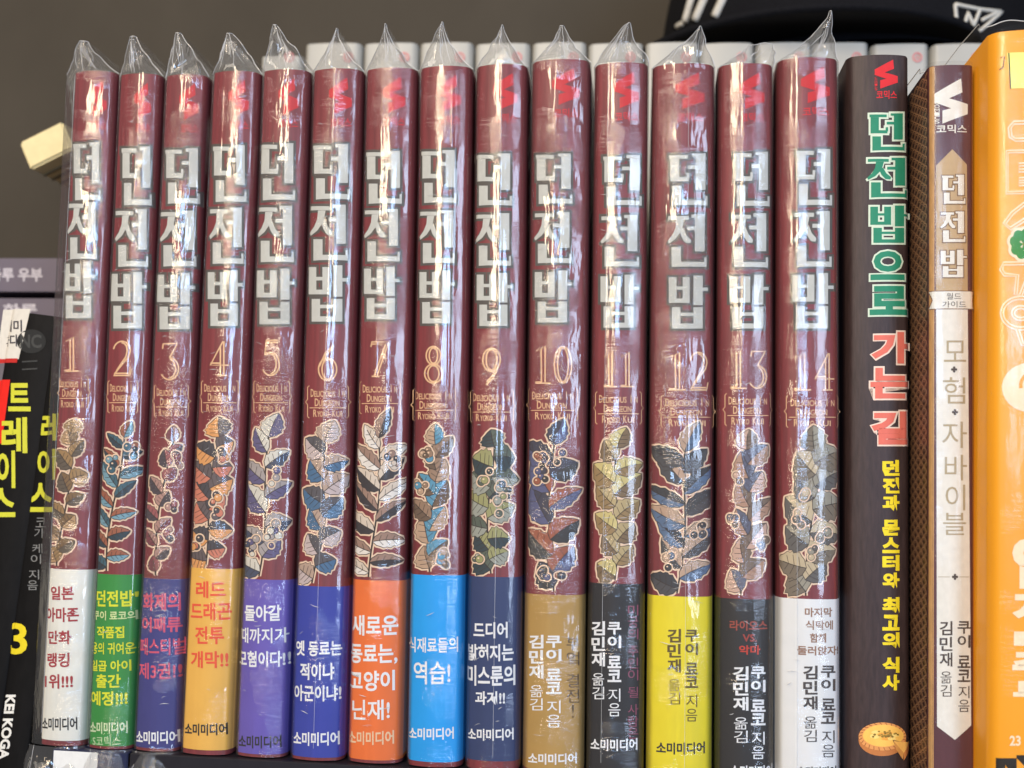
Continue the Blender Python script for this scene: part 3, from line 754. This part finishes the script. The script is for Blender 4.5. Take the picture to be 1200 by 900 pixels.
for (a, b) in ((1118, 433), (1119, 483), (1119, 676)):
    for k, (dx, dy) in enumerate(((0, 0), (2.2, 0), (-2.2, 0), (0, 2.2), (0, -2.2))): ngon(mb, F, ell(a + dx, b + dy, 1.5, 1.5, 10), DTXT, -.0001 - k * .000004)
stroke(mb, F, [(1099, 676), (1113, 676)], .7, GTXT, -.0001); stroke(mb, F, [(1124, 676), (1137, 676)], .7, GTXT, -.0001)
T(mb, F, "월드", 1109, 343.5, 1126, 351, DTXT, .0, -.00018); T(mb, F, "가이드", 1104, 353, 1132, 360.5, DTXT, .0, -.00018)
V(mb, F, "쿠이 료코", 1122, 727, 1137, 800, DTXT, .02, -.0001); V(mb, F, "지음", 1123, 803, 1136, 835, DTXT, 0, -.0001)
V(mb, F, "김민재", 1101, 727, 1116, 782, DTXT, .02, -.0001); V(mb, F, "옮김", 1102, 786, 1115, 817, DTXT, 0, -.0001)
mb.build("spine_lettering", root, slices=sl, curve=prof)
mb = MB(); ribbon_mark(mb, F, 1095, 92, 1134, 145, WP, -.00006); T(mb, F, "코믹스", 1097, 146, 1133, 156, WP, .02, -.00006); V(mb, F, "COMICS", 1095, 118, 1101, 145, WP, 0, -.00006)
mb.build("publisher_mark", root, slices=sl, curve=prof)

# ------------------------------------------------------------------ orange wrapped book at the right
m_or = mat("orange_glossy_cover", (236, 156, 18), .35, .4, 1.0, var=.05, scale=(60, 60, 30))
root, F, hw, H, prof = plain_book("orange_book", 1164, 1290, 34, -.018, m_or, "thick glossy orange book with cream outlined letters and a green clover, in clear wrap", depth=.15, deg=20, uLb=1160, uRb=1296)
sl = spine_slices(hw, 14)
OC = ink((224, 204, 170)); OCO = ink((226, 150, 50)); BLKI = ink((34, 28, 22))
mb = MB()
def ol2(s, u0, v0, u1, v1): 
    T(mb, F, s, u0 - 3, v0 - 3, u1 + 3, v1 + 3, OC, .10, -.0001); T(mb, F, s, u0 + 1, v0 + 1, u1 - 1, v1 - 1, OCO, .02, -.00016)
OUT = [
 [(1240, 144), (1188, 144), (1183, 150), (1184, 160), (1190, 164), (1240, 164)],
 [(1240, 178), (1180, 178), (1180, 226), (1240, 226)], [(1240, 192), (1194, 193), (1194, 200), (1240, 200)], [(1240, 210), (1194, 210), (1194, 216), (1240, 216)],
 [(1240, 236), (1204, 236), (1186, 250), (1177, 262), (1184, 268), (1200, 258), (1212, 246)],
 [(1240, 309), (1176, 309), (1173, 316), (1177, 322), (1192, 323), (1190, 345), (1196, 346), (1204, 324), (1240, 324)],
 arc(1196, 367, 22, 18, 0, 360, 30), arc(1196, 367, 9, 7, 0, 360, 20), [(1192, 386), (1198, 404), (1206, 404), (1206, 386)],
]
for k, ln in enumerate(OUT): stroke(mb, F, ln, 5.2, OC, -.0001 - k * .000006)
for k, ln in enumerate(OUT): stroke(mb, F, ln, 1.3, OCO, -.00018 - k * .000004)
mb.build("title_lettering", root, slices=sl, curve=prof)
mb = MB()
LOBES = []
for k in range(4):
    an = R(-100 + 90 * k)
    for e in (-.42, .42): LOBES.append((1199 + 10.5 * math.cos(an + e), 286 + 11.5 * math.sin(an + e)))
for k, (a_, b_) in enumerate(LOBES): ngon(mb, F, ell(a_, b_, 9.2, 9.8, 18), OC, -.00022 - k * .000003)
for k, (a_, b_) in enumerate(LOBES): ngon(mb, F, ell(a_, b_, 6.0, 6.6, 18), ink((44, 124, 44)), -.00027 - k * .000003)
for k in range(4):
    an = R(-100 + 90 * k); ngon(mb, F, [(1199, 286), (1199 + 11 * math.cos(an - .5), 286 + 12 * math.sin(an - .5)), (1199 + 9 * math.cos(an), 286 + 10 * math.sin(an)), (1199 + 11 * math.cos(an + .5), 286 + 12 * math.sin(an + .5))], ink((44, 124, 44)), -.0003 - k * .000002)
mb.build("clover_picture", root, slices=sl, curve=prof)
mb = MB(); ngon(mb, F, ell(1207, 454, 33, 29, 40), OC, -.0001); stroke(mb, F, arc(1212, 452, 16, 16, 170, 290), 4, OCO, -.00016); mb.build("round_emblem", root, slices=sl, curve=prof)
mb = MB()
for s, a, b, c, d in (("엄", 1186, 628, 1236, 690), ("지", 1186, 693, 1236, 730), ("미", 1188, 738, 1236, 762), ("주", 1186, 764, 1238, 796), ("투", 1187, 798, 1238, 824)): T(mb, F, s, a, b, c, d, OC, .07, -.0001)
T(mb, F, "23", 1183, 862, 1196, 874, OC, .03, -.0001)
T(mb, F, "대", 1167, 884, 1212, 925, BLKI, .06, -.0001)
mb.build("spine_lettering", root, slices=sl, curve=prof)
mb = MB(); quad(mb, F, [(1184, 104), (1230, 104), (1230, 62), (1180, 62)], ink((232, 226, 120)), -.0001); stroke(mb, F, [(1184, 104), (1182, 62)], 1.4, BLKI, -.00016); stroke(mb, F, [(1172, 68), (1177, 66), (1175, 80), (1171, 82), (1176, 78)], 1.2, BLKI, -.00016)
mb.build("corner_sticker", root, slices=sl, curve=prof)
# its sleeve
def bag(root, hw, H, prof, depth, lift, fm):
    mb = MB(); rows = []; NX = 22
    for r in range(66):
        z = .0003 + (H + .0006) * r / 60 if r <= 60 else H + .0009 + lift * ((r - 60) / 5)
        t = 0 if r <= 60 else (r - 60) / 5
        pts = [(-hw - .0004, depth + .004), (-hw - .0004, .03), (-hw - .0004, .008 + prof(hw))]
        for k in range(NX + 1):
            x = -hw + 2 * hw * k / NX
            pts.append((x * (1 - .1 * t), prof(x) - .0005 + .012 * t - .00012 * noise.noise(Vector((x * 150, z * 24, 77)))))
        pts += [(hw + .0004, .008 + prof(hw)), (hw + .0004, .03), (hw + .0004, depth + .004)]
        rows.append([(p[0] * (1 - .05 * t), p[1], z + (noise.noise(Vector((p[0] * 120, p[1] * 60, 5))) * .003 * t)) for p in pts])
    n = len(rows[0])
    mb.add([p for rw in rows for p in rw], [(a * n + b, a * n + b + 1, (a + 1) * n + b + 1, (a + 1) * n + b) for a in range(len(rows) - 1) for b in range(n - 1)], fm)
    so = mb.build("plastic_sleeve", root, smooth=True)
    sm = MB(); sm.tube(rows[-1], .00012, FILM_SEAM_GLINT, 4); sm.build("seam", so)
bag(root, hw, H, prof, .15, .006, FILM_CALM)
bag(*GUIDE, .13, .0015, FILM_CALM)

# ------------------------------------------------------------------ black books leaning at the left
m_blk = mat("matt_black_cover", (17, 16, 16), .55, .12, 1.0, var=.2, scale=(500, 500, 200), bump=.1)
m_lime = ink((186, 184, 52)); m_gry = ink((74, 74, 72)); m_lbl = ink((196, 190, 178))
def leaning(name, c_top, c_bot, wpx, vtop, Y, label):
    a, b = P(*c_top, Y), P(*c_bot, Y)
    lean = math.atan2(a.x - b.x, a.z - b.z)
    hw = (P(c_top[0] + wpx / 2, c_top[1], Y).x - P(c_top[0] - wpx / 2, c_top[1], Y).x) / 2 * math.cos(lean)
    base = Vector((b.x - (b.z - ZS) * math.tan(lean), Y, ZS + hw * abs(math.sin(lean))))
    root = empty(name, base, (0, lean, 0), label, "book", "black books leaning at the left")
    F = Face(base, lean, Y); uu = c_top
    d = (a - base); H = (Vector((d.x, 0, d.z))).length
    H = H + (F.loc(c_top[0], vtop)[1] - F.loc(*c_top)[1])
    prof = spine_profile(hw, 18); F.prof = prof.arc
    book_body(root, "cover", hw, H, .13, m_blk, prof)
    return root, F, hw, prof, spine_slices(hw, 8)
root, F, hw, prof, sl = leaning("black_book", (28, 463), (-42, 900), 70, 366, .013, "black book with large yellow letters, white label and red strip on its spine")
mb = MB()
for s, a, b, c, d in (("트", 10, 449, 36, 482), ("레", 2, 489, 32, 531), ("이", -4, 528, 18, 572), ("스", -14, 572, 18, 606)): T(mb, F, s, a, b, c, d, m_lime, .03, -.0001)
mb.build("title_lettering", root, slices=sl, curve=prof)
mb = MB(); quad(mb, F, [(-8, 421), (22, 421), (36, 362), (0, 362)], m_lbl, -.0001); quad(mb, F, [(-8, 425), (20, 425), (21, 420), (-8, 420)], ink((170, 40, 36)), -.00015)
T(mb, F, "재미", 2, 375, 26, 389, ink((60, 56, 60)), .02, -.00016); T(mb, F, "파다", 0, 392, 22, 406, ink((60, 56, 60)), .02, -.00016)
mb.build("white_label", root, slices=sl, curve=prof)
mb = MB(); quad(mb, F, [(-14, 520), (2, 520), (12, 445), (-4, 445)], ink((206, 36, 28)), -.00008); mb.build("red_strip", root, slices=sl, curve=prof)
mb = MB(); ngon(mb, F, ell(37, 400, 17, 14), mat('dim_plate', (44, 44, 43), .6, .1, 1.0), -.0001); T(mb, F, "NC", 24, 392, 49, 408, mat('dim_print', (66, 66, 64), .5, .1, 1.0), .03, -.00014)
for k in range(2): stroke(mb, F, [(26, 424 + k * 9), (44, 423 + k * 9)], 1.6, mat("dim_print", (66, 66, 64)), -.0001)
mb.build("publisher_mark", root, slices=sl, curve=prof)
root, F, hw, prof, sl = leaning("black_book", (59, 543), (15, 870), 40, 400, .012, "narrow black book with yellow numeral 3 and grey lettering, nearest the wrapped row")
mb = MB()
for s, a, b, c, d in (("레", 48, 484, 72, 518), ("이", 44, 526, 66, 562), ("스", 35, 566, 62, 600)): T(mb, F, s, a, b, c, d, m_lime, .03, -.0001)
mb.build("title_lettering", root, slices=sl, curve=prof)
mb = MB(); T(mb, F, "3", 10, 730, 32, 767, ink((204, 184, 36)), .02, -.0001); mb.build("volume_numeral", root, slices=sl, curve=prof)
mb = MB(); V(mb, F, "코가 케이 지음", 42, 606, 54, 692, ink((120, 120, 118)), .0, -.0001, slant=-.13)
# latin name running down the spine
v, f = glyphs("KEI KOGA", .04); x0, y0_, x1, y1_ = bbox(v)
pts = []
for (px, py) in v:
    t = (px - x0) / (x1 - x0); q = (py - y0_) / (y1_ - y0_)
    l = F.loc(13 - 9 * t + 12 * (q - .5), 814 + 76 * t); pts.append((l[0], -.0001, l[1]))
mb.build("author_lettering", root, slices=sl, curve=prof); mb = MB()
mb.add(pts, f, ink((206, 204, 196)))
mb.build("latin_lettering", root, slices=sl, curve=prof)

# ------------------------------------------------------------------ lilac books lying flat behind them
m_lil = mat("lilac_cover", (104, 96, 108), .45, .35, 1.0, var=.06, scale=(90, 90, 90)); m_pg = mat("page_paper", (205, 198, 182))
YL = .10
def lying(v0, v1, uR, label, words=None, pages=True):
    a, b = P(40, v0, YL).z, P(40, v1, YL).z; xr = P(uR, v0, YL).x; xl = xr - .19
    root = empty("lilac_book", ((xl + xr) / 2, YL, b), (0, 0, 0), label, "book", "lilac books lying flat behind the black books")
    h = a - b; hl = .095
    mb = MB(); mb.box((-hl, 0, 0), (hl, .0008, h - .0002), m_lil); mb.box((-hl, .0009, 0), (hl, .128, .0006), m_lil); mb.box((-hl, .0009, h - .0008), (hl, .128, h - .0002), m_lil)
    mb.build("cover", root, bevel=.0002)
    pg = MB(); pg.box((-hl + .002, .001, .0007), (hl - .002, .126, h - .0009), m_pg); pg.build("page_block", root)
    if words:
        F = Face(Vector(root.location), 0, YL); mb = MB(); T(mb, F, words[0], *words[1:], ink((190, 184, 190)), .03, -.0002); mb.build("spine_lettering", root)
    return b
lying(302, 342, 74, "lilac book lying flat, upper of two, pale blurred lettering on its spine", ("하루 우부", -12, 314, 50, 330))
b = lying(349, 386, 74, "lilac book lying flat underneath the other lilac book behind black books", ("하루", 4, 356, 44, 368))
zb = b
under = MB(); xr = P(74, 380, YL).x
under.box((xr - .185, YL + .002, ZS), (xr - .002, YL + .126, zb - .0004), mat("grey_board_box", (110, 104, 112), .6, .2, 1.0, var=.05)); 
tag(under.build("storage_box", bevel=.001), "grey box underneath the lilac books, almost hidden behind black books", "box")

# ------------------------------------------------------------------ cream block fixed to the wall, striped below
m_crm = mat("cream_card", (226, 210, 160), .6, .2, 1.0, var=.06, scale=(200, 200, 200)); m_line = mat("card_gap", (120, 104, 76), .7, .1, 1.0)
YC = .09
c0 = (P(23, 167, YC) + P(73, 142, YC) + P(83, 173, YC) + P(36, 199, YC)) / 4
wv = P(73, 142, YC) - P(23, 167, YC); hv = P(23, 167, YC) - P(36, 199, YC)
root = empty("cream_block", c0, (0, -math.atan2(wv.z, wv.x), 0), "small cream block with layered underside sticking out behind first wrapped volume", "block")
W2, H2 = wv.length / 2, hv.length / 2; Ln = .335 - YC - .0005
mb = MB(); mb.box((-W2, 0, -H2), (W2, Ln, H2), m_crm); mb.build("block_body", root, bevel=.0008)
mb = MB()
for k in range(4):
    yk = .008 + k * .006
    mb.box((-W2 + .0005, yk, -H2 - .0006), (W2 - .0005, yk + .0012, -H2 + .0002), m_line)
mb.build("layer_line", root)

# ------------------------------------------------------------------ row of white books behind
m_wb = mat("white_spine", (176, 174, 166), .4, .35, 1.0, var=.04, scale=(60, 60, 40)); YW = .145
edges = [303, 355, 424, 490, 555, 622, 688, 755, 820, 885, 952, 1020, 1091, 1160]
words = "first second third fourth fifth sixth seventh eighth ninth tenth eleventh twelfth thirteenth".split()
m_rm = ink((206, 120, 120))
for k in range(13):
    a, b = edges[k] + 2.0, edges[k + 1] - 2.0
    top = 66 if k == 0 else 51 + rnd.uniform(-1, 1)
    pl, pr = P(a, top, YW), P(b, top, YW)
    hw = (pr.x - pl.x) / 2; H = pl.z - ZS
    root = empty("white_book", ((pl.x + pr.x) / 2, YW, ZS), (0, 0, 0),
                 "plain white spine behind the wrapped row, %s from the left in the white row" % words[k], "book", "white books standing behind the wrapped row")
    prof = spine_profile(hw, 10)
    book_body(root, "cover", hw, H, .13, m_wb, prof, nx=8)
    mb = MB(); F = Face(Vector(root.location), 0, YW); uc = b - 14
    stroke(mb, F, arc(uc, 67, 5, 5, 0, 360, 16), 1.5, m_rm, -.0001); stroke(mb, F, [(uc - 2, 69), (uc, 65), (uc + 2, 69)], 1.3, m_rm, -.00012)
    mb.build("round_mark", root)

# ------------------------------------------------------------------ black cap on the white books
m_cap = mat("black_wool_cap", (17, 17, 21), .85, .15, 1.0, var=.25, scale=(900, 900, 900), bump=.5); m_emb = mat("white_embroidery", (206, 202, 192), .7, .2, 1.0, var=.15, scale=(1500, 300, 1500), bump=.6)
topz = P(900, 50, YW).z + .0006
cx = (P(776, 50, YW).x + P(1310, 50, YW).x) / 2; rxc = (P(1310, 50, YW).x - P(776, 50, YW).x) / 2
cyc = YW + .095; ryc = .085; hc = .125
root = empty("baseball_cap", (cx, cyc, topz), (0, 0, 0), "black baseball cap with white embroidery lying on the white books", "cap")
def cap_pt(az, t, out=0.0):
    """az 0 = towards the viewer, positive to the right; t 0..1 from rim to crown"""
    r_ = (1 - t ** 2.6) ** .5 if t < 1 else 0
    return Vector(((rxc + out) * r_ * math.sin(az), -(ryc + out) * r_ * math.cos(az), .004 + (hc + out) * t))
mb = MB(); NA, NT = 72, 18; vs = []; fs = []
for j in range(NT):
    for k in range(NA):
        p = cap_pt(2 * math.pi * k / NA, j / NT); s_ = 1 - .006 * (abs(math.sin(3 * (2 * math.pi * k / NA))) < .08)
        vs.append((p.x * s_, p.y * s_, p.z))
for j in range(NT - 1):
    for k in range(NA): fs.append((j * NA + k, j * NA + (k + 1) % NA, (j + 1) * NA + (k + 1) % NA, (j + 1) * NA + k))
vs.append((0, 0, .004 + hc)); c_ = len(vs) - 1
for k in range(NA): fs.append(((NT - 1) * NA + k, (NT - 1) * NA + (k + 1) % NA, c_))
mb.add(vs, fs, m_cap); mb.build("crown", root, smooth=True)
# visor: curved plate towards the left front
mb = MB(); n_ = 30; up = []; lo = []
va = R(-34)
for j in range(7):
    for k in range(n_ + 1):
        a = va + R(-62 + 124 * k / n_); e = .034 * (j / 6) * max(0, math.cos((a - va) * 1.42)) ** .7
        p = cap_pt(a, 0); d = Vector((math.sin(a), -math.cos(a), 0))
        q = p + d * e; q.z = .0045 + .0045 * math.cos((a - va) * 1.3) * (1 - .5 * j / 6) 
        up.append(q + Vector((0, 0, .0012))); lo.append(q - Vector((0, 0, .0012)))
m_ = n_ + 1; vs = up + lo; fs = []; o_ = len(up)
for j in range(6):
    for k in range(n_):
        fs.append((j * m_ + k, (j + 1) * m_ + k, (j + 1) * m_ + k + 1, j * m_ + k + 1)); fs.append((o_ + j * m_ + k, o_ + j * m_ + k + 1, o_ + (j + 1) * m_ + k + 1, o_ + (j + 1) * m_ + k))
for k in range(n_): fs.append((6 * m_ + k, o_ + 6 * m_ + k, o_ + 6 * m_ + k + 1, 6 * m_ + k + 1))
mb.add(vs, fs, m_cap); mb.build("visor", root, smooth=True)
# embroidery is laid on the crown: (azimuth, height) strokes
def on_crown(u, v):
    """where the crown is met looking at a photograph pixel (used once, to size the stitching)"""
    d = (CM @ Vector(((u - 600) / FPX, (450 - v) / FPX, -1))).normalized(); o = CAM_POS - Vector((cx, cyc, topz))
    best = None
    for s in range(1200):
        p = o + d * (.3 + s * .0002)
        t = (p.z - .004) / hc
        if 0 <= t < 1:
            r2 = (1 - t ** 2.6)
            if (p.x / rxc) ** 2 + (p.y / ryc) ** 2 <= r2: best = p; break
    return best
def stitches(mb, pts, r):
    q = []
    for (a, b), (c, d) in zip(pts, pts[1:]):
        for s in range(6): q.append((a + (c - a) * s / 6, b + (d - b) * s / 6))
    q.append(pts[-1])
    w_ = [p for p in (on_crown(*t) for t in q) if p is not None]
    if len(w_) > 1: mb.tube(w_, r, m_emb, 6)
mb = MB()
stitches(mb, [(792, 32), (801, 27)], .0013); stitches(mb, [(803, 26), (812, -6)], .0019); stitches(mb, [(815, 24), (828, -6)], .0022); stitches(mb, [(838, 20), (850, -6)], .0021)
if mb.v: mb.build("front_emblem", root, smooth=True)
mb = MB()
stitches(mb, [(1119, 5), (1121, 26), (1127, 47), (1150, 35), (1174, 14), (1148, 11), (1119, 5)], .0008)
stitches(mb, [(1129, 36), (1134, 15), (1141, 30), (1148, 12)], .0008); stitches(mb, [(1150, 24), (1172, 13)], .0008)
if mb.v: mb.build("side_emblem", root, smooth=True)

# ------------------------------------------------------------------ books lying flat under the row
def flat_book(xa, xb, parts, label, m_c, y0=-.0012):
    root = empty("flat_book", ((xa + xb) / 2, y0, ZS), (0, 0, 0), label, "book"); hl = (xb - xa) / 2; h = -ZS - .0003
    mb = MB(); mb.box((-hl, 0, 0), (hl, .0008, h), m_c); mb.box((-hl, .0009, 0), (hl, .135, .0006), m_c); mb.box((-hl, .0009, h - .0006), (hl, .135, h), m_c)
    mb.build("cover", root, bevel=.0002)
    pg = MB(); pg.box((-hl + .002, .001, .0007), (hl - .002, .133, h - .0007), m_pg); pg.build("page_block", root)
    for (a, b, m_, nm) in parts:
        q = MB(); q.poly([(a - (xa + xb) / 2, -.0001, .0003), (b - (xa + xb) / 2, -.0001, .0003), (b - (xa + xb) / 2, -.0001, h - .0003), (a - (xa + xb) / 2, -.0001, h - .0003)], m_); q.build(nm, root)
m_nv = mat("navy_cover", (32, 38, 66), .4, .35, 1.0, var=.08, scale=(90, 90, 90))
xa, xm, xb, xe = P(64, 886, 0).x, P(117, 886, 0).x, P(152, 886, 0).x, P(1290, 886, 0).x
flat_book(xa, xb, [(xa + .0004, xm, ink((206, 206, 202)), "white_panel")], "navy book with white spine end lying flat under first wrapped volumes", m_nv)
flat_book(xb + .0006, xe, [], "long black book lying flat, carrying most of the upright row", mat("black_flat_cover", (30, 28, 34), .4, .35, 1.0, var=.1))
